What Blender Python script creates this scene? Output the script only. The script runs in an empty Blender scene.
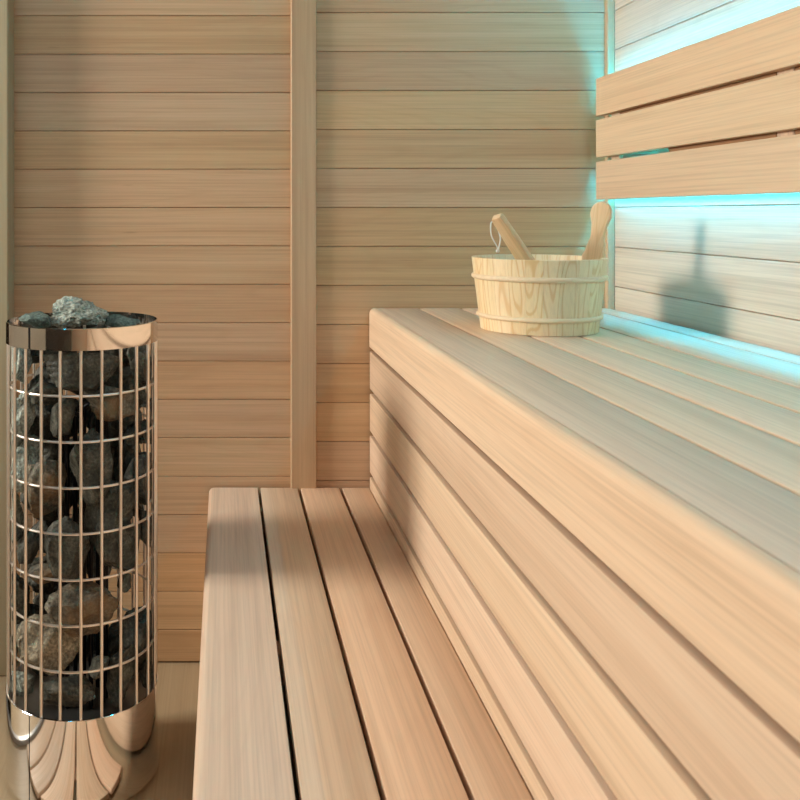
import bpy, bmesh, math, random
from mathutils import Vector, Matrix, noise
from mathutils.bvhtree import BVHTree

PI = math.pi
sc = bpy.context.scene
COL = sc.collection
CAMH = 1.26
F = 900.0            # focal length in pixels of the 800 px frame
PX0, PY0 = 224.0, 213.0

# ------------------------------------------------------------------ camera
cam_d = bpy.data.cameras.new('camera')
cam = bpy.data.objects.new('camera', cam_d)
COL.objects.link(cam)
cam_d.sensor_width = 36.0
cam_d.lens = 36.0 * F / 800.0
cam_d.shift_x = (400.0 - PX0) / 800.0
cam_d.shift_y = -(400.0 - PY0) / 800.0
cam_d.clip_start = 0.02
cam.location = (0, 0, CAMH)
cam.rotation_euler = (PI / 2, 0, 0)
cam_d.dof.use_dof = True
cam_d.dof.focus_distance = 2.05
cam_d.dof.aperture_fstop = 11.0
sc.camera = cam

# ------------------------------------------------------------------ world and exposure
w = bpy.data.worlds.new('world')
sc.world = w
w.use_nodes = True
w.node_tree.nodes['Background'].inputs[0].default_value = (1.0, 0.93, 0.85, 1)
w.node_tree.nodes['Background'].inputs[1].default_value = 0.3
sc.view_settings.view_transform = 'Standard'
sc.view_settings.look = 'None'
sc.view_settings.gamma = 1.0
sc.view_settings.use_curve_mapping = False
sc.view_settings.exposure = 0.0
try:
    sc.cycles.use_denoising = True
    sc.cycles.max_bounces = 10
    sc.cycles.diffuse_bounces = 5
    sc.cycles.transparent_max_bounces = 12
    sc.cycles.sample_clamp_indirect = 6.0
except Exception:
    pass

def area(name, loc, target, sx, sy, power, color):
    d = bpy.data.lights.new(name, 'AREA')
    d.shape = 'RECTANGLE'
    d.size = sx
    d.size_y = sy
    d.energy = power
    d.color = color
    o = bpy.data.objects.new(name, d)
    COL.objects.link(o)
    o.location = loc
    o.rotation_euler = (Vector(target) - Vector(loc)).to_track_quat('-Z', 'Y').to_euler()
    return o

# daylight arriving through the window of the room beyond the glass partition
area('window_daylight', (-3.16, 1.75, 2.04), (0.4, 1.9, 1.1), 0.75, 0.75, 176, (1.0, 0.875, 0.795))
# added fill near the cabin ceiling, standing in for general room light
area('room_fill', (-0.10, 0.35, 2.13), (-0.05, 1.2, 0.2), 0.5, 0.5, 3.5, (1.0, 0.875, 0.80))

# ------------------------------------------------------------------ materials
def new_mat(name):
    m = bpy.data.materials.new(name)
    m.use_nodes = True
    nt = m.node_tree
    for n in list(nt.nodes):
        nt.nodes.remove(n)
    out = nt.nodes.new('ShaderNodeOutputMaterial')
    b = nt.nodes.new('ShaderNodeBsdfPrincipled')
    nt.links.new(b.outputs[0], out.inputs[0])
    return m, nt, b, out

def N(nt, t, **kw):
    n = nt.nodes.new(t)
    for k, v in kw.items():
        setattr(n, k, v)
    return n

def mixc(nt, a, b, fac, mode='MIX'):
    n = N(nt, 'ShaderNodeMix', data_type='RGBA', blend_type=mode)
    for sock, v in ((n.inputs[0], fac), (n.inputs[6], a), (n.inputs[7], b)):
        if isinstance(v, (int, float)):
            sock.default_value = v
        elif isinstance(v, tuple):
            sock.default_value = (*v, 1)
        else:
            nt.links.new(v, sock)
    return n.outputs[2]

def ramp(nt, src, stops):
    r = N(nt, 'ShaderNodeValToRGB')
    nt.links.new(src, r.inputs[0])
    while len(r.color_ramp.elements) < len(stops):
        r.color_ramp.elements.new(0.5)
    for e, (p, c) in zip(r.color_ramp.elements, stops):
        e.position = p
        e.color = (*c, 1) if isinstance(c, tuple) else (c, c, c, 1)
    return r.outputs[0]

def wood(name, axis, light, mid, dark, var=0.5, grain=1.0, rough=0.5, fig=0.5, size=1.0, knots=True):
    """axis: 0/1/2, the direction the fibres run in object coordinates; 'bid' varies board to board"""
    m, nt, b, out = new_mat(name)
    L = nt.links.new
    tc = N(nt, 'ShaderNodeTexCoord')
    at = N(nt, 'ShaderNodeAttribute', attribute_name='bid')
    off = N(nt, 'ShaderNodeVectorMath', operation='SCALE')
    off.inputs[0].default_value = (17.3, 31.7, 23.9)
    L(at.outputs['Fac'], off.inputs['Scale'])
    add = N(nt, 'ShaderNodeVectorMath', operation='ADD')
    L(tc.outputs['Object'], add.inputs[0]); L(off.outputs[0], add.inputs[1])
    def stretched(along, across):
        s = [across * size] * 3
        s[axis] = along * size
        mp = N(nt, 'ShaderNodeVectorMath', operation='MULTIPLY')
        L(add.outputs[0], mp.inputs[0]); mp.inputs[1].default_value = s
        return mp.outputs[0]
    n1 = N(nt, 'ShaderNodeTexNoise'); L(stretched(0.6, 32), n1.inputs['Vector'])
    n1.inputs['Scale'].default_value = 1.0; n1.inputs['Detail'].default_value = 5; n1.inputs['Roughness'].default_value = 0.6; n1.inputs['Distortion'].default_value = 0.12
    n2 = N(nt, 'ShaderNodeTexNoise'); L(stretched(2.2, 230), n2.inputs['Vector'])
    n2.inputs['Scale'].default_value = 1.0; n2.inputs['Detail'].default_value = 4; n2.inputs['Roughness'].default_value = 0.6
    # growth rings: bands of a slowly varying field
    n3 = N(nt, 'ShaderNodeTexNoise'); L(stretched(0.55, 5.5), n3.inputs['Vector'])
    n3.inputs['Scale'].default_value = 1.0; n3.inputs['Detail'].default_value = 2; n3.inputs['Distortion'].default_value = 0.3
    mul = N(nt, 'ShaderNodeMath', operation='MULTIPLY'); L(n3.outputs[0], mul.inputs[0]); mul.inputs[1].default_value = 130
    sn = N(nt, 'ShaderNodeMath', operation='SINE'); L(mul.outputs[0], sn.inputs[0])
    r3 = ramp(nt, sn.outputs[0], [(0.0, 0.0), (0.6, 0.12), (0.95, 1.0)])
    c = ramp(nt, n1.outputs[0], [(0.28, dark), (0.48, mid), (0.72, light)])
    c = mixc(nt, mid, c, 0.62 * grain)
    g2 = ramp(nt, n2.outputs[0], [(0.3, 0.74), (0.55, 1.0), (0.75, 1.07)])
    c = mixc(nt, c, g2, 0.75 * grain, 'MULTIPLY')
    ringf = N(nt, 'ShaderNodeMath', operation='MULTIPLY'); L(r3, ringf.inputs[0]); ringf.inputs[1].default_value = 0.42 * fig
    c = mixc(nt, c, dark, ringf.outputs[0])
    # board to board tone
    wn = N(nt, 'ShaderNodeTexWhiteNoise', noise_dimensions='1D'); L(at.outputs['Fac'], wn.inputs['W'])
    hsv = N(nt, 'ShaderNodeHueSaturation')
    mr = N(nt, 'ShaderNodeMapRange'); L(wn.outputs['Value'], mr.inputs[0])
    mr.inputs[3].default_value = 1 - 0.22 * var; mr.inputs[4].default_value = 1 + 0.14 * var
    L(mr.outputs[0], hsv.inputs['Value'])
    sep = N(nt, 'ShaderNodeSeparateColor'); L(wn.outputs['Color'], sep.inputs[0])
    mh = N(nt, 'ShaderNodeMapRange'); L(sep.outputs[1], mh.inputs[0])
    mh.inputs[3].default_value = 0.5 - 0.012 * var; mh.inputs[4].default_value = 0.5 + 0.010 * var
    L(mh.outputs[0], hsv.inputs['Hue'])
    ms = N(nt, 'ShaderNodeMapRange'); L(sep.outputs[2], ms.inputs[0])
    ms.inputs[3].default_value = 1 - 0.2 * var; ms.inputs[4].default_value = 1 + 0.15 * var
    L(ms.outputs[0], hsv.inputs['Saturation'])
    L(c, hsv.inputs['Color'])
    c = hsv.outputs[0]
    if knots:
        n4 = N(nt, 'ShaderNodeTexNoise'); L(stretched(6, 45), n4.inputs['Vector'])
        n4.inputs['Scale'].default_value = 1.0; n4.inputs['Detail'].default_value = 1
        k = ramp(nt, n4.outputs[0], [(0.80, 0.0), (0.88, 0.55)])
        c = mixc(nt, c, (dark[0] * 0.45, dark[1] * 0.4, dark[2] * 0.35), k)
    L(c, b.inputs['Base Color'])
    b.inputs['Roughness'].default_value = rough
    b.inputs['Specular IOR Level'].default_value = 0.3
    bp = N(nt, 'ShaderNodeBump'); bp.inputs['Strength'].default_value = 0.12; bp.inputs['Distance'].default_value = 0.002
    L(n2.outputs[0], bp.inputs['Height']); L(bp.outputs[0], b.inputs['Normal'])
    return m

def plain(name, col, rough=0.5, metal=0.0, bump=0.0, bscale=60, vary=0.06):
    m, nt, b, out = new_mat(name)
    tc = N(nt, 'ShaderNodeTexCoord')
    n = N(nt, 'ShaderNodeTexNoise'); nt.links.new(tc.outputs['Object'], n.inputs['Vector'])
    n.inputs['Scale'].default_value = bscale; n.inputs['Detail'].default_value = 3
    g = ramp(nt, n.outputs[0], [(0.3, 1 - vary), (0.7, 1.0)])
    nt.links.new(mixc(nt, col, g, 1.0, 'MULTIPLY'), b.inputs['Base Color'])
    b.inputs['Roughness'].default_value = rough
    b.inputs['Metallic'].default_value = metal
    if bump:
        bp = N(nt, 'ShaderNodeBump'); bp.inputs['Strength'].default_value = bump; bp.inputs['Distance'].default_value = 0.002
        nt.links.new(n.outputs[0], bp.inputs['Height']); nt.links.new(bp.outputs[0], b.inputs['Normal'])
    return m

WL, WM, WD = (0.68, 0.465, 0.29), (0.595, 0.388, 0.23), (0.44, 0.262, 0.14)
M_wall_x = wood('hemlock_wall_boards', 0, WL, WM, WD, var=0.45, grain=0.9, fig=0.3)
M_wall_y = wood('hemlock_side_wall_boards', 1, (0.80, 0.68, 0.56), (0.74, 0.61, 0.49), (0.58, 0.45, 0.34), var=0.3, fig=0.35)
M_post = wood('hemlock_trim', 2, WL, (0.54, 0.35, 0.205), WD, var=0.4, grain=0.7, fig=0.2, knots=False)
BL, BM_, BD = (0.84, 0.65, 0.485), (0.775, 0.57, 0.41), (0.61, 0.41, 0.27)
M_frame = wood('frame_wood', 2, (0.44, 0.37, 0.25), (0.38, 0.31, 0.20), (0.28, 0.22, 0.14), var=0.2, grain=0.6, fig=0.1, knots=False)
M_bench = wood('bench_wood', 1, BL, BM_, BD, var=0.35, grain=0.85, fig=0.25)
M_bench_x = wood('bench_frame_wood', 0, BL, (0.58, 0.37, 0.21), BD, var=0.5, knots=False)
M_bench_z = wood('bench_leg_wood', 2, BL, BM_, BD, var=0.5, knots=False)
M_back = wood('backrest_wood', 1, (0.82, 0.63, 0.45), (0.76, 0.56, 0.385), (0.63, 0.44, 0.28), var=0.25, grain=0.8, fig=0.15, knots=False)
M_floor = wood('floor_wood', 1, (0.44, 0.34, 0.22), (0.38, 0.285, 0.18), (0.30, 0.22, 0.13), var=0.3, grain=0.6, fig=0.2, knots=False)
M_duck = wood('duckboard_wood', 1, BL, BM_, BD, var=0.5)
M_pine = wood('pine_staves', 2, (0.93, 0.79, 0.56), (0.87, 0.70, 0.45), (0.68, 0.43, 0.19), var=0.35, grain=0.5, fig=1.5, size=1.6, knots=False)
M_hoop = wood('pine_hoop', 0, (0.88, 0.71, 0.50), (0.84, 0.66, 0.45), (0.70, 0.50, 0.30), var=0.1, grain=0.5, fig=0.1, knots=False)
M_handle = wood('warm_pine_handle', 2, (0.90, 0.66, 0.42), (0.82, 0.56, 0.33), (0.66, 0.39, 0.19), var=0.1, grain=0.7, fig=1.0, size=1.7, knots=False)
M_groove = plain('groove_shadow_wood', (0.36, 0.19, 0.095), 0.8)
M_deep = plain('joint_shade_wood', (0.15, 0.075, 0.035), 0.8)  # dark brown puts the shade of the bench riser gaps into the colour
M_chrome = plain('polished_steel', (0.86, 0.84, 0.82), 0.07, 1.0, bscale=8, vary=0.03)
M_wire = plain('brushed_steel_rod', (0.88, 0.82, 0.76), 0.36, 1.0, vary=0.05)
M_black = plain('dark_heating_element', (0.012, 0.012, 0.014), 0.35, 0.6)
M_tray = plain('grey_steel_tray', (0.25, 0.25, 0.24), 0.35, 0.9)
M_cord = plain('white_cotton_cord', (0.82, 0.80, 0.76), 0.8, bump=0.4, bscale=500)
M_outer = plain('outer_room_plaster', (0.62, 0.58, 0.52), 0.8, bump=0.1)
M_ceil_out = plain('outer_ceiling_plaster', (0.7, 0.68, 0.64), 0.9)
M_alu = plain('led_channel', (0.55, 0.55, 0.55), 0.4, 0.8)

def glass_mat():
    m, nt, b, out = new_mat('clear_glass')
    nt.nodes.remove(b)
    t = N(nt, 'ShaderNodeBsdfTransparent'); t.inputs[0].default_value = (0.95, 0.97, 0.96, 1)
    g = N(nt, 'ShaderNodeBsdfGlossy'); g.inputs['Roughness'].default_value = 0.01
    fr = N(nt, 'ShaderNodeFresnel'); fr.inputs[0].default_value = 1.45
    mx = N(nt, 'ShaderNodeMixShader')
    nt.links.new(fr.outputs[0], mx.inputs[0]); nt.links.new(t.outputs[0], mx.inputs[1]); nt.links.new(g.outputs[0], mx.inputs[2])
    nt.links.new(mx.outputs[0], out.inputs[0])
    return m
M_glass = glass_mat()

def led_mat(strength):
    m, nt, b, out = new_mat('cyan_led')
    nt.nodes.remove(b)
    e = N(nt, 'ShaderNodeEmission'); e.inputs[0].default_value = (0.01, 0.57, 1.0, 1); e.inputs[1].default_value = strength
    nt.links.new(e.outputs[0], out.inputs[0])
    return m
M_led = led_mat(120.0)

def stone_mat(name, c1, c2, c3, rust=0.0):
    m, nt, b, out = new_mat(name)
    L = nt.links.new
    tc = N(nt, 'ShaderNodeTexCoord')
    n1 = N(nt, 'ShaderNodeTexNoise'); L(tc.outputs['Object'], n1.inputs['Vector'])
    n1.inputs['Scale'].default_value = 28; n1.inputs['Detail'].default_value = 8; n1.inputs['Roughness'].default_value = 0.65
    n2 = N(nt, 'ShaderNodeTexNoise'); L(tc.outputs['Object'], n2.inputs['Vector'])
    n2.inputs['Scale'].default_value = 170; n2.inputs['Detail'].default_value = 6
    v = N(nt, 'ShaderNodeTexVoronoi'); L(tc.outputs['Object'], v.inputs['Vector']); v.inputs['Scale'].default_value = 90
    c = ramp(nt, n1.outputs[0], [(0.3, c1), (0.5, c2), (0.72, c3)])
    c = mixc(nt, c, ramp(nt, n2.outputs[0], [(0.35, 0.4), (0.55, 1.0), (0.72, 1.7)]), 0.85, 'MULTIPLY')
    if rust:
        n3 = N(nt, 'ShaderNodeTexNoise'); L(tc.outputs['Object'], n3.inputs['Vector']); n3.inputs['Scale'].default_value = 17
        c = mixc(nt, c, (0.20, 0.105, 0.035), ramp(nt, n3.outputs[0], [(0.45, 0.0), (0.62, rust)]))
    L(c, b.inputs['Base Color'])
    b.inputs['Roughness'].default_value = 0.62
    b.inputs['Specular IOR Level'].default_value = 0.4
    ad = N(nt, 'ShaderNodeMath', operation='MULTIPLY_ADD'); L(n2.outputs[0], ad.inputs[0]); ad.inputs[1].default_value = 0.35; L(n1.outputs[0], ad.inputs[2])
    bp = N(nt, 'ShaderNodeBump'); bp.inputs['Strength'].default_value = 0.9; bp.inputs['Distance'].default_value = 0.006
    L(ad.outputs[0], bp.inputs['Height']); L(bp.outputs[0], b.inputs['Normal'])
    return m
ST = {
    'dark': stone_mat('dark_olivine', (0.022, 0.024, 0.018), (0.062, 0.062, 0.047), (0.17, 0.165, 0.125)),
    'green': stone_mat('green_stone', (0.05, 0.085, 0.075), (0.11, 0.16, 0.14), (0.24, 0.31, 0.27)),
    'pale': stone_mat('pale_stone', (0.13, 0.155, 0.135), (0.34, 0.38, 0.33), (0.66, 0.68, 0.60)),
    'brown': stone_mat('rusty_stone', (0.05, 0.045, 0.032), (0.12, 0.105, 0.075), (0.26, 0.23, 0.17), rust=0.6),
    'tan': stone_mat('tan_stone', (0.13, 0.11, 0.075), (0.25, 0.22, 0.155), (0.42, 0.38, 0.28), rust=0.15),
}

# ------------------------------------------------------------------ mesh helpers
_bid = [1.0]
def nbid():
    _bid[0] += 1.0
    return _bid[0] * 0.37 % 91.0

class MB:
    """collects shapes with a per-face board id, then links them as one mesh object"""
    def __init__(self):
        self.v, self.f, self.b, self.s = [], [], [], []
    def add_bm(self, bm, bid, smooth=False, mtx=None):
        o = len(self.v)
        bm.verts.index_update()
        for v in bm.verts:
            co = mtx @ v.co if mtx else v.co
            self.v.append(tuple(co))
        for f in bm.faces:
            self.f.append([o + v.index for v in f.verts]); self.b.append(bid); self.s.append(smooth)
        bm.free()
    def box(self, lo, hi, bev=0.0, seg=1, mtx=None, bid=None, edges=None, ends=True):
        """edges: optional test (edge midpoint relative -1..1, edge direction) choosing which get a bevel"""
        bm = bmesh.new()
        bmesh.ops.create_cube(bm, size=1.0)
        c = [(a + b) / 2 for a, b in zip(lo, hi)]
        d = [abs(b - a) for a, b in zip(lo, hi)]
        for v in bm.verts:
            v.co = Vector([c[i] + v.co[i] * d[i] for i in range(3)])
        if bev:
            es = list(bm.edges)
            bmesh.ops.bevel(bm, geom=es, offset=bev, segments=seg, profile=0.5, affect='EDGES')
        self.add_bm(bm, nbid() if bid is None else bid, seg > 1, mtx)
    def prism(self, prof, a0, a1, axis, bev=0.0, bid=None, smooth=False, mtx=None):
        """profile (u,v) extruded along axis; u,v fill the other two axes in order"""
        bm = bmesh.new()
        ax = [i for i in range(3) if i != axis]
        def P(u, v, a):
            p = [0, 0, 0]; p[ax[0]] = u; p[ax[1]] = v; p[axis] = a
            return p
        r0 = [bm.verts.new(P(u, v, a0)) for u, v in prof]
        r1 = [bm.verts.new(P(u, v, a1)) for u, v in prof]
        n = len(prof)
        for i in range(n):
            bm.faces.new((r0[i], r0[(i + 1) % n], r1[(i + 1) % n], r1[i]))
        bm.faces.new(r0[::-1]); bm.faces.new(r1)
        bmesh.ops.recalc_face_normals(bm, faces=list(bm.faces))
        if bev:
            bmesh.ops.bevel(bm, geom=[e for e in bm.edges if e.calc_face_angle(0) > 0.6], offset=bev, segments=2, profile=0.5, affect='EDGES')
        self.add_bm(bm, nbid() if bid is None else bid, smooth, mtx)
    def tube(self, pts, r, seg=10, closed=False, bid=None, rs=None):
        pts = [Vector(p) for p in pts]
        n = len(pts); o = len(self.v); bid = nbid() if bid is None else bid
        prev = None
        for i, p in enumerate(pts):
            if closed:
                t = pts[(i + 1) % n] - pts[i - 1]
            else:
                t = pts[min(i + 1, n - 1)] - pts[max(i - 1, 0)]
            t.normalize()
            if prev is None:
                up = Vector((0, 0, 1)) if abs(t.z) < 0.9 else Vector((1, 0, 0))
                u = t.cross(up).normalized()
            else:
                u = (prev - t * prev.dot(t)).normalized()
            prev = u
            v = t.cross(u)
            rr = rs[i] if rs else r
            for k in range(seg):
                a = 2 * PI * k / seg
                self.v.append(tuple(p + u * (rr * math.cos(a)) + v * (rr * math.sin(a))))
        for i in range(n if closed else n - 1):
            j = (i + 1) % n
            for k in range(seg):
                q = (k + 1) % seg
                self.f.append([o + i * seg + k, o + i * seg + q, o + j * seg + q, o + j * seg + k]); self.b.append(bid); self.s.append(True)
        if not closed:
            self.f.append([o + k for k in range(seg)][::-1]); self.b.append(bid); self.s.append(False)
            self.f.append([o + (n - 1) * seg + k for k in range(seg)]); self.b.append(bid); self.s.append(False)
    def ring(self, prof, seg=96, a0=0.0, a1=2 * PI, bid=None, smooth=True, sx=1.0):
        """closed profile of (radius, z) swept round the z axis"""
        o = len(self.v); n = len(prof); bid = nbid() if bid is None else bid
        full = abs(a1 - a0 - 2 * PI) < 1e-6
        m = seg if full else seg + 1
        for i in range(m):
            a = a0 + (a1 - a0) * i / seg
            for r, z in prof:
                self.v.append((r * math.cos(a), r * math.sin(a), z))
        for i in range(seg):
            j = (i + 1) % m
            for k in range(n):
                q = (k + 1) % n
                self.f.append([o + i * n + k, o + j * n + k, o + j * n + q, o + i * n + q]); self.b.append(bid); self.s.append(smooth)
        if not full:
            self.f.append([o + k for k in range(n)]); self.b.append(bid); self.s.append(False)
            self.f.append([o + seg * n + k for k in range(n)][::-1]); self.b.append(bid); self.s.append(False)
    def build(self, name, mat, parent=None, loc=None):
        me = bpy.data.meshes.new(name)
        me.from_pydata(self.v, [], self.f)
        me.polygons.foreach_set('use_smooth', self.s)
        at = me.attributes.new('bid', 'FLOAT', 'FACE')
        at.data.foreach_set('value', self.b)
        bm = bmesh.new(); bm.from_mesh(me)
        bmesh.ops.recalc_face_normals(bm, faces=list(bm.faces))
        bm.to_mesh(me); bm.free()
        if any(self.s):
            try:
                me.set_sharp_from_angle(angle=math.radians(38))
            except Exception:
                pass
        me.materials.append(mat)
        o = bpy.data.objects.new(name, me)
        COL.objects.link(o)
        if parent: o.parent = parent
        if loc: o.location = loc
        return o

def struct(o):
    o['kind'] = 'structure'
    return o

def thing(name, label, cat, loc=(0, 0, 0), rot=(0, 0, 0), group=None):
    o = bpy.data.objects.new(name, None)
    o.empty_display_size = 0.05
    COL.objects.link(o)
    o.location = loc; o.rotation_euler = rot
    tag(o, label, cat, group)
    return o

def tag(o, label, cat, group=None):
    o['label'] = label; o['category'] = cat
    if group: o['group'] = group
    return o

# ------------------------------------------------------------------ the room
YW = 2.52            # face of the back wall
XR = 1.086           # face of the right wall
XG = -0.66           # glass partition
ZC = 2.16            # cabin ceiling
YF = -0.75           # wall behind the photographer

def boards_x(x0, x1, yface, pitch, zref, into=1, bev=0.0014, gap=0.0007, mb=None):
    mb = mb or MB()
    k0 = int(math.floor((0 - zref) / pitch)); k1 = int(math.ceil((ZC - zref) / pitch))
    for k in range(k0, k1):
        z0 = max(zref + k * pitch + gap, 0.004); z1 = min(zref + (k + 1) * pitch - gap, ZC)
        if z1 - z0 < 0.01: continue
        mb.box((x0, min(yface, yface + into * 0.014), z0), (x1, max(yface, yface + into * 0.014), z1), bev)
    return mb

# back wall: two fields of boards parted by an upright batten, on a dark backing
mb = boards_x(-0.70, 0.190, YW, 0.1075, CAMH + 0.0150)
boards_x(0.258, XR + 0.02, YW, 0.1092, CAMH + 0.0154, mb=mb)
wall_back = struct(mb.build('wall_back', M_wall_x))
m = MB(); m.box((-0.80, YW + 0.0145, 0), (XR + 0.16, YW + 0.07, ZC + 0.05))
m.build('backing', M_groove, wall_back)
m = MB(); m.box((0.1865, YW - 0.014, 0.003), (0.2575, YW + 0.012, ZC - 0.002), 0.002)
struct(m.build('trim_1', M_post))
# right wall
mb = MB()
for k in range(-12, 10):
    z0 = CAMH + 0.0154 + k * 0.1094 + 0.0008; z1 = z0 + 0.1078
    z0 = max(z0, 0.004); z1 = min(z1, ZC)
    if z1 - z0 > 0.01:
        mb.box((XR, YF - 0.02, z0), (XR + 0.014, YW, z1), 0.0016)
wall_right = struct(mb.build('wall_right', M_wall_y))
m = MB(); m.box((XR + 0.0145, YF - 0.1, 0), (XR + 0.07, YW + 0.014, ZC + 0.05)); m.build('backing', M_groove, wall_right)
m = MB(); m.box((XR - 0.021, YW - 0.021, 0.003), (XR - 0.0005, YW - 0.0005, ZC - 0.002), 0.002)
struct(m.build('trim_2', M_post))
# wall behind the photographer
mb = boards_x(-0.70, XR, YF, 0.1092, CAMH + 0.0154, into=-1)
wf = struct(mb.build('wall_front', M_wall_x))
m = MB(); m.box((-0.80, YF - 0.07, 0), (XR + 0.16, YF - 0.0145, ZC + 0.05)); m.build('backing', M_groove, wf)
# cabin ceiling
mb = MB()
x = -0.70
while x < XR:
    mb.box((x + 0.001, YF - 0.014, ZC + 0.002), (min(x + 0.108, XR + 0.014), YW + 0.014, ZC + 0.016), 0.0015); x += 0.109
cl = struct(mb.build('ceiling', M_wall_y))
m = MB(); m.box((-0.80, YF - 0.1, ZC + 0.0165), (XR + 0.2, YW + 0.1, ZC + 0.06)); m.build('backing', M_groove, cl)
# floor, one continuous slab under cabin and outer room
m = MB(); m.box((-3.4, -2.0, -0.08), (XR + 0.3, 4.0, 0.0))
struct(m.build('floor', M_floor))

# glass partition on the left: posts, rails, pane
win = MB()
win.box((XG - 0.03, YW - 0.075, 0.001), (-0.5865, YW - 0.001, ZC - 0.001), 0.003)
win.box((XG - 0.03, YF, 0.001), (XG + 0.03, YF + 0.07, ZC - 0.001), 0.003)
win.box((XG - 0.03, YF + 0.07, ZC - 0.07), (XG + 0.03, YW - 0.075, ZC - 0.001), 0.003)
w1 = struct(win.build('window_1', M_frame))
m = MB(); m.box((XG - 0.004, YF + 0.06, 0.012), (XG + 0.004, YW - 0.07, ZC - 0.06))
m.build('pane', M_glass, w1)
m = MB(); m.box((XG - 0.008, YF + 0.07, 0.0005), (XG + 0.008, YW - 0.075, 0.014), 0.001)
m.build('floor_channel', M_alu, w1)

# the room beyond the glass
OX, OZ = -3.10, 2.80
m = MB()
wy0, wy1, wz0, wz1 = 1.32, 2.18, 1.61, 2.47
m.box((OX - 0.1, -2.0, 0), (OX, wy0, OZ)); m.box((OX - 0.1, wy1, 0), (OX, 4.0, OZ))
m.box((OX - 0.1, wy0, 0), (OX, wy1, wz0)); m.box((OX - 0.1, wy0, wz1), (OX, wy1, OZ))
struct(m.build('wall_left', M_outer))
m = MB()
for a, b in (((wy0, wz0), (wy1, wz0 + 0.04)), ((wy0, wz1 - 0.04), (wy1, wz1)), ((wy0, wz0 + 0.04), (wy0 + 0.04, wz1 - 0.04)), ((wy1 - 0.04, wz0 + 0.04), (wy1, wz1 - 0.04))):
    m.box((OX - 0.04, a[0], a[1]), (OX + 0.01, b[0], b[1]), 0.003)
w2 = struct(m.build('window_2', M_post))
m = MB(); m.box((OX - 0.02, wy0 + 0.03, wz0 + 0.03), (OX - 0.014, wy1 - 0.03, wz1 - 0.03)); m.build('pane', M_glass, w2)
m = MB(); m.box((OX - 0.1, 4.0, 0), (-0.70, 4.1, OZ)); m.box((-0.80, YW + 0.072, 0), (-0.70, 4.0, OZ)); struct(m.build('wall_outer_back', M_outer))
m = MB(); m.box((OX - 0.1, -2.1, 0), (-0.70, -2.0, OZ)); m.box((-0.80, -2.0, 0), (-0.70, YF - 0.072, OZ)); struct(m.build('wall_outer_front', M_outer))
m = MB(); m.box((OX - 0.1, -2.1, OZ), (-0.5, 4.1, OZ + 0.08)); struct(m.build('ceiling_outer', M_ceil_out))
m = MB(); m.box((-0.69, YF - 0.1, ZC + 0.062), (-0.60, YW + 0.1, OZ)); struct(m.build('wall_above_glass', M_outer))

# ------------------------------------------------------------------ benches
Y0, Y1 = -0.70, YW - 0.006
def nosing(x0, x1, ztop, zbot, r=0.016, wall=0.028):
    """front board profile (x,z): rounded outer top edge"""
    pr = [(x0, zbot)]
    for k in range(0, 9):
        a = PI - (PI / 2) * k / 8
        pr.append((x0 + r + r * math.cos(a), ztop - r + r * math.sin(a)))
    pr += [(x1, ztop), (x1, zbot)]
    return pr

# upper bench
ZT = CAMH - 0.266
XF = 0.406
ub = thing('sauna_bench', 'tall upper sauna bench of pale slats with boarded front, bucket standing on it', 'bench', (XF, 0, 0))
L_ = Vector((-XF, 0, 0))
def bench_part(mb, name, mat, root, ox):
    o = mb.build(name, mat, root)
    return o
def sl(v): return tuple(v)
# front fascia with rounded nose
m = MB(); m.prism([(u - XF, v) for u, v in nosing(XF, XF + 0.019, ZT, CAMH - 0.3735, 0.015)], Y0, Y1, 1, smooth=True)
m.build('front_board', M_bench, ub)
# riser boards
for a, b in ((0.3865, 0.4905), (0.5045, 0.6075), (0.6215, 0.7235), (0.7375, 0.8500)):
    m = MB(); m.box((0.001, Y0, CAMH - b), (0.022, Y1, CAMH - a), 0.0018, 2); m.build('riser_board', M_bench, ub)
m = MB(); m.box((0.0235, Y0, 0.38), (0.036, Y1 - 0.004, ZT - 0.034)); m.build('backing_board', M_deep, ub)
def yx(px, y=308.0):  # world x of a depth line that meets the wall at pixel px
    return (px - PX0) * YW / F
sl_edges = [(XF + 0.0205, yx(418) - 0.001), (yx(419.5), yx(459)), (yx(461.5), yx(497)), (yx(499.5), yx(536)), (yx(538.5), yx(584)), (yx(586.5), XR - 0.012)]
for i, (a, b) in enumerate(sl_edges):
    m = MB(); m.box((a - XF, Y0, ZT - 0.028), (b - XF, Y1, ZT), 0.0022, 2); m.build('seat_slat', M_bench, ub)
for yy in (2.46, 1.72, 1.0, 0.28, -0.5):
    m = MB(); m.box((0.037, yy - 0.022, ZT - 0.1), (XR - XF - 0.004, yy + 0.022, ZT - 0.0285), 0.002); m.build('cross_rail', M_bench_x, ub)
for yy in (2.46, 1.0, -0.5):
    for xx in (0.04, XR - XF - 0.06):
        m = MB(); m.box((xx, yy - 0.022, 0.0), (xx + 0.05, yy + 0.022, ZT - 0.101), 0.002); m.build('leg', M_bench_z, ub)

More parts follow.
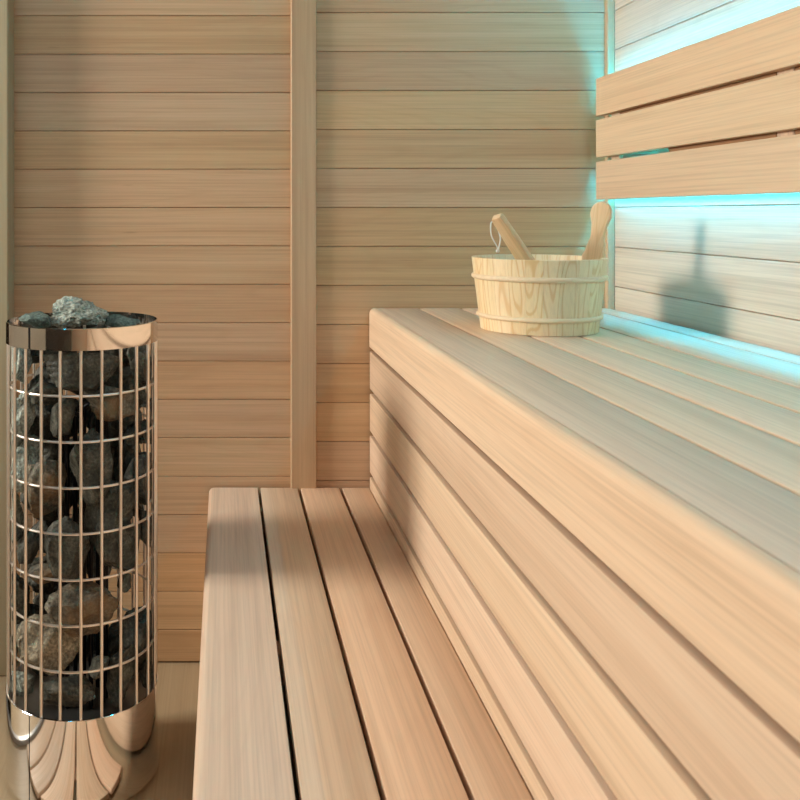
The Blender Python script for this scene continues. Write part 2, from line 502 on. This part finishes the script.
# lower bench
ZL = CAMH - 0.767
XL = -0.042
lb = thing('sauna_bench', 'low sauna bench with four long slats and dark gaps, beside the stone heater', 'bench', (XL, 0, 0))
m = MB(); m.prism([(u - XL, v) for u, v in nosing(XL, yx(258, 487), ZL, ZL - 0.028, 0.014)], Y0, Y1, 1, smooth=True)
def xs(px): return (px - PX0) * 0.767 / 274.0
m = MB()
m.prism([(u - XL, v) for u, v in nosing(XL, xs(257.3), ZL, ZL - 0.032, 0.015)], Y0, Y1, 1, smooth=True)
m.build('seat_slat', M_bench, lb)
for a, b in ((260.4, 297.2), (300.3, 338.7), (341.8, 368.6)):
    m = MB(); m.box((xs(a) - XL, Y0, ZL - 0.030), (xs(b) - XL, Y1, ZL), 0.0022, 2); m.build('seat_slat', M_bench, lb)
m = MB(); m.box((0.030, Y0 + 0.02, ZL - 0.13), (0.055, Y1 - 0.01, ZL - 0.033), 0.002); m.build('side_rail', M_bench, lb)
for k in range(4):
    m = MB(); m.box((0.008, Y0, 0.012 + k * 0.112), (0.0285, Y1, 0.118 + k * 0.112), 0.003, 2); m.build('light_block_board', M_bench, lb)  # unseen boards added to keep light out from under the bench
for yy in (2.44, 1.66, 0.8, 0.0, -0.6):
    m = MB(); m.box((0.056, yy - 0.03, ZL - 0.09), (XF - XL - 0.002, yy + 0.025, ZL - 0.0325), 0.002); m.build('cross_rail', M_bench_x, lb)
for yy in (2.44, 0.8, -0.6):
    for xx in (0.06, XF - XL - 0.06):
        m = MB(); m.box((xx, yy - 0.022, 0.0), (xx + 0.05, yy + 0.022, ZL - 0.091), 0.002); m.build('leg', M_bench_z, lb)

# ------------------------------------------------------------------ backrest with light strips
XB, YE = 1.0265, 2.485
br = thing('bench_backrest', 'wooden backrest of three horizontal boards glowing cyan from behind', 'backrest', (XB, YE, CAMH))
TB = 0.020
for z0, z1 in ((0.267, 0.371), (0.1525, 0.256), (0.037, 0.141)):
    m = MB(); m.box((0, -3.1, z0), (TB, 0, z1), 0.0015, 1); m.build('back_board', M_back, br)
for yy in (2.41, 1.68, 0.95, 0.2):
    m = MB(); m.box((TB + 0.0005, yy - 0.025 - YE, 0.06), (TB + 0.0125, yy + 0.025 - YE, 0.348), 0.002); m.build('batten', M_bench_z, br)
    m = MB(); m.box((TB + 0.013, yy - 0.02 - YE, 0.180), (XR - XB - 0.0005, yy + 0.02 - YE, 0.228), 0.002); m.build('spacer_block', M_bench_x, br)
# rails behind the two joints, between the battens
for zc, segs in ((0.2615, ((2.382, 1.708), (1.652, 0.978), (0.922, 0.228), (0.172, -0.6))), (0.1467, ((2.12, 1.708), (1.652, 0.978), (0.922, 0.228), (0.172, -0.6)))):
    for a, b in segs:
        m = MB(); m.box((TB + 0.0012, b - YE, zc - 0.018), (TB + 0.0125, a - YE, zc + 0.018), 0.001); m.build('rail', M_groove, br)
# slim channels carry the light strips, one shining up and one down
for zc, up in ((0.316, 1), (0.100, -1)):
    m = MB(); m.box((TB + 0.013, -3.05, zc - 0.0025), (TB + 0.028, -0.012, zc + 0.0025), 0.0005)
    ch = m.build('led_channel', M_alu, br)
    m = MB()
    zz = zc + up * 0.0050
    m.box((TB + 0.015, -3.04, zz - 0.002), (TB + 0.027, -0.014, zz + 0.002))
    m.build('led_strip', M_led, ch)

# ------------------------------------------------------------------ heater
HX, HY, HR = -0.320, 2.04, 0.170
ht = thing('sauna_heater', 'tall cylindrical sauna heater, steel mesh cage on a mirror-polished base', 'heater', (HX, HY, 0))
ZR1 = CAMH - 0.241; ZR0 = CAMH - 0.287
ZBASE = CAMH - 1.056
CELL = (ZR0 - ZBASE) / 8.0
# rim band: rolled sheet
m = MB()
m.ring([(HR, ZR0), (HR, ZR1 - 0.001), (HR - 0.001, ZR1), (HR - 0.003, ZR1), (HR - 0.003, ZR0)], 128)
m.build('rim_band', M_chrome, ht)
m = MB()   # narrow flat seam strip where the band closes
a = math.radians(-90 - 32)
m.box((-0.002, -0.0012, ZR0 + 0.001), (0.002, 0.0006, ZR1 - 0.001), 0, mtx=Matrix.Rotation(a + PI / 2, 4, 'Z') @ Matrix.Translation((0, -HR, 0)))
m.build('band_seam', M_black, ht)
# base cylinder, open at the top, slightly recessed foot
m = MB()
m.ring([(HR - 0.012, 0.0), (HR - 0.012, 0.012), (HR, 0.014), (HR, ZBASE - 0.001), (HR - 0.001, ZBASE), (HR - 0.003, ZBASE), (HR - 0.003, 0.02), (0.02, 0.018), (0.02, 0.0)], 128)
base = m.build('base', M_chrome, ht)
m = MB(); m.box((-0.0008, -0.0005, 0.016), (0.0008, 0.0008, ZBASE - 0.002), 0, mtx=Matrix.Rotation(a + PI / 2, 4, 'Z') @ Matrix.Translation((0, -HR, 0)))
m.build('seam', M_black, base)
m = MB(); m.ring([(HR - 0.0035, ZBASE - 0.045), (HR - 0.0035, ZBASE - 0.041), (0.001, ZBASE - 0.041), (0.001, ZBASE - 0.045)], 64)
m.build('tray', M_tray, ht)
# cage
for k in range(1, 8):
    m = MB(); z = ZR0 - CELL * k; r = HR - 0.0095
    m.ring([(r + 0.0026 * math.cos(t), z + 0.0030 * math.sin(t)) for t in [2 * PI * q / 8 for q in range(8)]], 96)
    m.build('cage_ring', M_wire, ht)
bar = None
for k in range(24):
    th = math.radians(-90 + 15 * k - 7.4)
    if bar is None:
        m = MB(); m.tube([(0, 0, ZBASE - 0.015), (0, 0, (ZBASE + ZR0) / 2), (0, 0, ZR0 + 0.012)], 0.0036, 8)
        bar = m.build('cage_bar', M_wire, ht); o = bar
    else:
        o = bar.copy(); COL.objects.link(o); o.parent = ht
    rr = HR - 0.0046 - 0.0022 + 0.0022
    o.location = (rr * math.cos(th), rr * math.sin(th), 0)
# heating elements: dark hairpin tubes standing in the middle
for k in range(6):
    m = MB(); th = k * PI / 3 + 0.3; r = 0.050
    p = Vector((r * math.cos(th), r * math.sin(th), 0)); q = Vector((-math.sin(th), math.cos(th), 0)) * 0.017
    pts = [p + q + Vector((0, 0, z)) for z in (ZBASE - 0.04, 0.5, 0.80)]
    pts += [p + q * math.cos(t) + Vector((0, 0, 0.80 + 0.017 * math.sin(t))) for t in [PI * s / 6 for s in range(1, 6)]]
    pts += [p - q + Vector((0, 0, z)) for z in (0.80, 0.5, ZBASE - 0.04)]
    m.tube(pts, 0.0055, 10)
    m.build('heating_element', M_black, ht)

# ------------------------------------------------------------------ stones
PLACED = []
def make_stone(name, seed, cx, cy, cz, hx, hy, hz, mat, rz=0.0, rough=1.0):
    rnd = random.Random(seed)
    bm = bmesh.new()
    bmesh.ops.create_icosphere(bm, subdivisions=5 if max(hx, hz) > 0.055 else 4, radius=1.0)
    pl = []
    for _ in range(11):
        n = Vector((rnd.gauss(0, 1), rnd.gauss(0, 1), rnd.gauss(0, 1))).normalized()
        pl.append((n, rnd.uniform(0.52, 0.84)))
    off = Vector((rnd.uniform(0, 50), rnd.uniform(0, 50), rnd.uniform(0, 50)))
    for v in bm.verts:
        d = v.co.normalized()
        s = 1.0
        for n, di in pl:
            c = d.dot(n)
            if c > 0.05:
                s += (c / di) ** 34
        r = s ** (-1 / 34.0)
        r *= 1 + rough * (0.12 * noise.noise(d * 1.7 + off) + 0.06 * noise.noise(d * 4.5 + off) + 0.04 * noise.noise(d * 10 + off) + 0.02 * noise.noise(d * 22 + off))
        v.co = d * r
    mx = [max(abs(v.co[i]) for v in bm.verts) for i in range(3)]
    R = Matrix.Rotation(rz, 3, 'Y')
    for v in bm.verts:
        v.co = Vector((v.co.x / mx[0] * hx, v.co.y / mx[1] * hy, v.co.z / mx[2] * hz))
        v.co = R @ v.co
    # keep the stone within the cage
    for v in bm.verts:
        px_, py_ = v.co.x + cx - HX, v.co.y + cy - HY
        rr = math.hypot(px_, py_); lim = HR - 0.0130
        if rr > lim:
            k = (lim - 0.15 * min(rr - lim, 0.01)) / rr
            v.co.x = px_ * k + HX - cx; v.co.y = py_ * k + HY - cy
    C = Vector((cx, cy, cz))
    R0 = max(hx, hy, hz) * 1.15
    near = [t for c2, r2, t in PLACED if (c2 - C).length < R0 + r2]
    for v in bm.verts:
        wp = v.co + C
        if wp.z < 0.83:      # leave the heating elements free
            dx, dy = wp.x - HX, wp.y - HY
            rr = math.hypot(dx, dy)
            if 1e-6 < rr < 0.062:
                q = Vector((wp.x - cx, wp.y - cy)); cc = Vector((cx - HX, cy - HY))
                for _ in range(30):
                    q *= 0.94
                    if (cc + q).length >= 0.062: break
                wp.x = cx + q.x; wp.y = cy + q.y
        for _ in range(26):
            hit = False
            for t in near:
                loc, nor, _i, dist = t.find_nearest(wp, 0.08)
                if loc is not None and ((wp - loc).dot(nor) < 0 or dist < 0.0030):
                    hit = True; break
            if not hit: break
            wp = C + (wp - C) * 0.93
        v.co = wp - C
    bmesh.ops.recalc_face_normals(bm, faces=list(bm.faces))
    if seed >= 300:      # rocks deep in the pile: shrink any that still bite into a neighbour
        fs = [[v.index for v in f.verts] for f in bm.faces]
        for _ in range(9):
            mine = BVHTree.FromPolygons([v.co + C for v in bm.verts], fs)
            if not any(t.overlap(mine) for t in near): break
            for v in bm.verts: v.co *= 0.93
    bm.normal_update()
    PLACED.append((C, R0, BVHTree.FromPolygons([v.co + C for v in bm.verts], [[v.index for v in f.verts] for f in bm.faces])))
    me = bpy.data.meshes.new(name)
    bm.to_mesh(me); bm.free()
    for p in me.polygons: p.use_smooth = True
    try: me.set_sharp_from_angle(angle=math.radians(30))
    except Exception: pass
    me.materials.append(ST[mat])
    o = bpy.data.objects.new(name, me); COL.objects.link(o)
    o.location = (cx, cy, cz)
    return o

SG = 'rocks packed in the heater cage'
STONES = [
 # px, py, half w, half h (px), material, tilt, depth offset, label
 (77, 313, 32, 17, 'pale', 0.0, 0.02, 'big pale green crumbly rock crowning the heap on top of the heater'),
 (37, 319, 19, 10, 'green', 0.0, -0.02, 'small dark green rock with a pale left face, at left of the heater top'),
 (118, 322, 22, 8, 'green', 0.0, 0.03, 'flat dark green rock at right of the big pale one on the heater top'),
 (78, 367, 40, 22, 'dark', 0.05, 0, 'broad dark oval rock just under the steel rim band'),
 (20, 362, 13, 25, 'pale', 0, 0, 'rough whitish rock behind the far left bars just below the rim'),
 (141, 362, 15, 24, 'dark', 0, 0, 'upright dark rock at right just below the rim band'),
 (112, 404, 34, 19, 'brown', 0, 0, 'rusty brown oval rock under the broad dark one below the rim'),
 (43, 392, 18, 14, 'dark', 0, 0.03, 'dark recessed rock left of centre, one row below the rim'),
 (22, 418, 13, 27, 'pale', 0.1, 0, 'tall light grey rock at far left, second down below the rim'),
 (63, 418, 12, 21, 'dark', 0, 0, 'slim dark rock with pale left edge, left of the rusty oval'),
 (149, 404, 9, 22, 'dark', 0, 0, 'narrow dark rock at the right edge beside the rusty oval'),
 (89, 463, 22, 40, 'dark', 0, 0, 'tall smooth dark oval rock standing near the middle of the upper cage'),
 (141, 441, 19, 20, 'dark', 0, 0, 'grey green rock at right between the second and third rings'),
 (28, 464, 14, 27, 'pale', 0.25, 0, 'pale angular split rock at left, third down from the rim'),
 (46, 487, 18, 30, 'brown', 0, 0.01, 'dark brown speckled block left of the tall oval rock'),
 (143, 480, 19, 26, 'dark', 0, 0, 'bulging dark rock at right poking out between the bars'),
 (115, 527, 29, 44, 'dark', 0, 0, 'large blocky dark grey rock right of the middle of the cage'),
 (70, 546, 24, 32, 'dark', 0, 0, 'dark wedge rock with pale upper left edge in the middle of the cage'),
 (147, 528, 12, 20, 'dark', 0, 0, 'pointed dark rock at right, directly above the open gap in the pile'),
 (14, 514, 8, 26, 'pale', 0, 0, 'thin pale flaky rock behind the far left bar at mid height'),
 (27, 548, 15, 19, 'dark', 0, 0, 'dark grey rounded rock at left of the middle wedge rock'),
 (42, 574, 22, 9, 'brown', 0, 0.01, 'low brown rock lying flat at left under the middle wedge rock'),
 (82, 610, 34, 25, 'brown', 0, 0, 'golden brown rock with a flat grey top, low in the middle of the cage'),
 (126, 584, 8, 9, 'dark', 0, 0, 'little dark rock at the foot of the open gap in the pile'),
 (19, 595, 12, 24, 'dark', 0, 0, 'dark grey rock with pale rim at left, above the big tan rock'),
 (139, 641, 20, 28, 'dark', 0, 0, 'blue black rock with a shiny highlight low at right'),
 (45, 647, 33, 27, 'tan', 0.15, 0, 'large tan rock with pale left face, low at left in the cage'),
 (13, 651, 8, 14, 'tan', 0, 0, 'small tan lump sticking out at far left beside the large tan rock'),
 (122, 672, 15, 32, 'dark', 0, 0, 'upright grey green slab standing at the bottom right of the cage'),
 (24, 683, 14, 12, 'pale', 0, 0, 'grey and white rock at bottom left beneath the large tan rock'),
 (72, 692, 26, 17, 'dark', 0, 0.01, 'bluish dark rock lying at the bottom in the middle of the cage'),
 (99, 666, 10, 12, 'dark', 0, 0.02, 'small dark rock between the golden brown rock and the bottom slab'),
 (149, 668, 9, 18, 'dark', 0, 0, 'dark rock squeezed into the bottom right edge of the cage'),
]
for i, (px, py, hw, hh, mt, rz, dd, lab) in enumerate(STONES):
    sc_ = 1.9 / F
    hx, hz = hw * sc_, hh * sc_
    hy = min(0.045, 0.55 * (hx + hz))
    u = (px - 83.0) * HY / F
    if py < 330:
        y = HY + dd; hy = hx * 0.95
    else:
        rho = HR - 0.013 - hy * 0.75
        u = max(-rho * 0.97, min(rho * 0.97, u * 0.96))
        y = HY - math.sqrt(max(rho * rho - u * u, 0)) + dd
    X = (px - PX0) * y / F
    Z = CAMH - (py - PY0) * y / F
    k = y / 1.9
    g = 1.09 if py > 330 else 1.0
    o = make_stone('heater_stone', 100 + i, X, y, Z, hx * k * g, hy, hz * k * g, mt, rz, 2.2 if i == 0 else 1.0)
    tag(o, lab, 'stone', SG)
# rocks at the back and heart of the pile, seen only as dark shapes through gaps
rnd = random.Random(5)
zz = ZBASE + 0.0
row = 0
while zz < ZR0 - 0.02:
    for k in range(5):
        th = math.radians(2 + 40 * k + (18 if row % 2 else 0))
        z = zz + 0.045 + rnd.uniform(-0.008, 0.008)
        pyy = PY0 + F * (CAMH - z) / HY
        X = HX + 0.108 * math.cos(th); Y = HY + 0.108 * math.sin(th)
        pxx = PX0 + F * X / Y
        if pxx > 108 and 528 < pyy < 640: continue
        if any((Vector((X, Y, z)) - c2).length < 0.050 for c2, _r, _t in PLACED): continue
        o = make_stone('heater_stone', 300 + row * 10 + k, X, Y, z, 0.047, 0.043, 0.058, 'dark', rnd.uniform(-0.4, 0.4))
        tag(o, 'dark rock deep in heater pile, %s, %s layer from bottom' % (['right side', 'right rear', 'middle of the rear', 'left rear', 'left side'][k], ['lowest', 'second', 'third', 'fourth', 'fifth', 'sixth', 'seventh', 'eighth', 'topmost'][min(row, 8)]), 'stone', 'rocks at the back of the heater cage')
    zz += 0.088; row += 1

# ------------------------------------------------------------------ bucket
BX, BY = 0.7195, 2.06
bu = thing('sauna_bucket', 'round pale pine bucket with two wooden hoops on the upper bench', 'bucket', (BX, BY, ZT))
BH, RT, RB = 0.165, 0.1475, 0.1275
m = MB()
NS = 24
for k in range(NS):
    a0 = 2 * PI * k / NS + 0.0015; a1 = 2 * PI * (k + 1) / NS - 0.0015
    z0, z1 = 0.0, BH
    m.ring([(RB, z0 + 0.001), (RB + (RT - RB) * 0.5, z0 + BH * 0.5), (RT, z1 - 0.001), (RT - 0.001, z1), (RT - 0.012, z1), (RT - 0.013, z1 - 0.001), (RB - 0.012, z0 + 0.014), (RB - 0.012, z0 + 0.001)], 5, a0, a1, smooth=True)
m.build('bucket_wall', M_pine, bu)
m = MB(); m.ring([(RB - 0.0125, 0.012), (RB - 0.0125, 0.022), (0.0005, 0.022), (0.0005, 0.012)], 48)
m.build('bottom', M_pine, bu)
for z, h in ((0.034, 0.0055), (0.122, 0.0060)):
    r = RB + (RT - RB) * z / BH
    m = MB(); m.ring([(r + 0.0005 + 0.0055 * math.cos(t), z + h * math.sin(t)) for t in [-PI / 2 + PI * q / 8 for q in range(9)]] + [(r + 0.0003, z)], 96)
    m.build('hoop', M_hoop, bu)
# paddle shaped grip rising from the rim at the right
def lerp_prof(stations, n=8):
    out = []
    for i in range(len(stations) - 1):
        (z0, a0, b0), (z1, a1, b1) = stations[i], stations[i + 1]
        for k in range(n):
            t = k / n; s = t * t * (3 - 2 * t)
            out.append((z0 + (z1 - z0) * t, a0 + (a1 - a0) * s, b0 + (b1 - b0) * s))
    out.append(stations[-1])
    return out
def blade(st, thick, bev=0.004):
    """stations (z, left x, right x) -> flat board outline in xz with rounded edges"""
    pts = lerp_prof(st)
    outline = [(a, z) for z, a, b in pts] + [(b, z) for z, a, b in reversed(pts)]
    cl = [outline[0]]
    for p in outline[1:]:
        if math.hypot(p[0] - cl[-1][0], p[1] - cl[-1][1]) > 0.0008: cl.append(p)
    if math.hypot(cl[0][0] - cl[-1][0], cl[0][1] - cl[-1][1]) < 0.0008: cl.pop()
    bm = bmesh.new()
    f = [bm.verts.new((x, -thick / 2, z)) for x, z in cl]
    g = [bm.verts.new((x, thick / 2, z)) for x, z in cl]
    n = len(cl)
    bm.faces.new(f); bm.faces.new(g[::-1])
    for i in range(n): bm.faces.new((f[i], g[i], g[(i + 1) % n], f[(i + 1) % n]))
    bmesh.ops.recalc_face_normals(bm, faces=list(bm.faces))
    if bev:
        bmesh.ops.bevel(bm, geom=[e for e in bm.edges if abs(e.verts[0].co.y - e.verts[1].co.y) < 1e-6], offset=bev, segments=3, profile=0.5, affect='EDGES')
    return bm
# half widths measured at the rim
st = [(0.028, -0.010, 0.010), (0.120, -0.022, 0.022), (0.165, -0.026, 0.025), (0.185, -0.020, 0.021), (0.215, -0.0135, 0.016), (0.237, -0.0145, 0.018), (0.268, -0.021, 0.025)]
for k in range(1, 9):
    a = PI / 2 * k / 8
    st.append((0.268 + 0.028 * math.sin(a), 0.002 - 0.023 * math.cos(a) if k < 8 else 0.0015, 0.002 + 0.023 * math.cos(a) if k < 8 else 0.0025))
m = MB()
m.add_bm(blade(st, 0.015, 0.0035), nbid(), True)
hd = m.build('grip', M_handle, bu)
hd.location = (0.107, 0.008, 0.0)
hd.rotation_euler = (math.radians(2), math.radians(8.5), math.radians(-38))

# ------------------------------------------------------------------ ladle leaning in the bucket
tip = Vector((0.609, 2.01, 1.253)); low = Vector((0.746, 2.065, ZT + 0.075))
ax = (low - tip).normalized()
la = thing('sauna_ladle', 'wooden ladle leaning in the bucket with a white cord through its handle tip', 'ladle', tuple(tip))
zax = -ax
xax = Vector((1, 0, 0)) - zax * zax.x; xax.normalize()
yax = zax.cross(xax)
la.rotation_euler = Matrix((xax, yax, zax)).transposed().to_euler()
LL = (low - tip).length
m = MB()
st = [(-LL, -0.010, 0.010), (-LL * 0.6, -0.0170, 0.0170), (-0.08, -0.0155, 0.0155), (-0.02, -0.0135, 0.0135), (-0.004, -0.0125, 0.0125), (0.0, -0.010, 0.010)]
m.add_bm(blade(st, 0.018, 0.0025), nbid(), True)
h = m.build('handle', M_handle, la)
h.rotation_euler = (0, 0, math.radians(-35))
m = MB()   # small turned bowl at the lower end, inside the bucket
prof = [(0.001, -0.030), (0.018, -0.028), (0.030, -0.018), (0.034, 0.0), (0.031, 0.0), (0.027, -0.015), (0.016, -0.024), (0.001, -0.026)]
m.ring(prof, 32)
bw = m.build('bowl', M_handle, la)
bw.location = (0, 0, -LL - 0.0)
bw.rotation_euler = la.rotation_euler.to_matrix().inverted().to_euler()
bw.location = (0.006, 0.0, -LL - 0.018)
# cord loop
inv = Matrix.LocRotScale(tip, la.rotation_euler, None).inverted()
def W(px, py, y): return inv @ Vector(((px - PX0) * y / F, y, CAMH - (py - PY0) * y / F))
ctrl = [(494.5, 222, 2.052), (491.2, 222.5, 2.045), (490.6, 229, 2.045), (491.6, 236, 2.045), (494.5, 242, 2.047), (497.2, 247, 2.05), (497.8, 252, 2.055), (499.2, 246, 2.06), (500.4, 239, 2.065), (499.0, 232, 2.07), (496.5, 226, 2.07)]
pts = [W(*c) for c in ctrl]
def catmull(P, n=5, closed=True):
    out = []; m_ = len(P)
    for i in range(m_):
        p0, p1, p2, p3 = P[i - 1], P[i], P[(i + 1) % m_], P[(i + 2) % m_]
        for k in range(n):
            t = k / n
            out.append(0.5 * ((2 * p1) + (p2 - p0) * t + (2 * p0 - 5 * p1 + 4 * p2 - p3) * t * t + (3 * p1 - p0 - 3 * p2 + p3) * t ** 3))
    return out
m = MB(); m.tube(catmull(pts), 0.0016, 8, closed=True); m.build('cord', M_cord, la)
kn = W(497.6, 251, 2.055)
m = MB()
bmk = bmesh.new(); bmesh.ops.create_icosphere(bmk, subdivisions=2, radius=0.0042); m.add_bm(bmk, 1, True, Matrix.Translation(kn)); m.build('knot', M_cord, la)

# ------------------------------------------------------------------ duckboard in front of the heater (mirrored in its base)
db = thing('duckboard', 'slatted wooden floor duckboard in front of the heater', 'duckboard', (-0.36, 0.9, 0))
for k in range(5):
    x = -0.255 + k * 0.103
    m = MB(); m.box((x, -1.3, 0.008), (x + 0.091, 0.9655, 0.022), 0.002, 2); m.build('slat', M_duck, db)
for yy in (-1.1, -0.2, 0.8):
    m = MB(); m.box((-0.255, yy, 0.0), (0.248, yy + 0.05, 0.0075), 0.002); m.build('cleat', M_bench_x, db)

# unseen cyan strips added in the two upper cabin corners, tinting benches and walls
for nm, x, st_, lab in (('cyan_fill_strip', XG + 0.045, 13.0, 'added cyan fill strip along the top of the glass partition'),
                   ('cyan_fill_strip', XR - 0.03, 62.0, 'added cyan fill strip under the ceiling along the right wall')):
    cv = thing(nm, lab, 'light', (x, 0.9, ZC - 0.018))
    m = MB(); m.box((-0.008, -1.55, 0.0), (0.008, 1.55, 0.0195), 0.001); m.build('channel', M_alu, cv)
    m = MB(); m.box((-0.006, -1.54, -0.0025), (0.006, 1.54, -0.0005)); m.build('led_strip', led_mat(st_), cv)
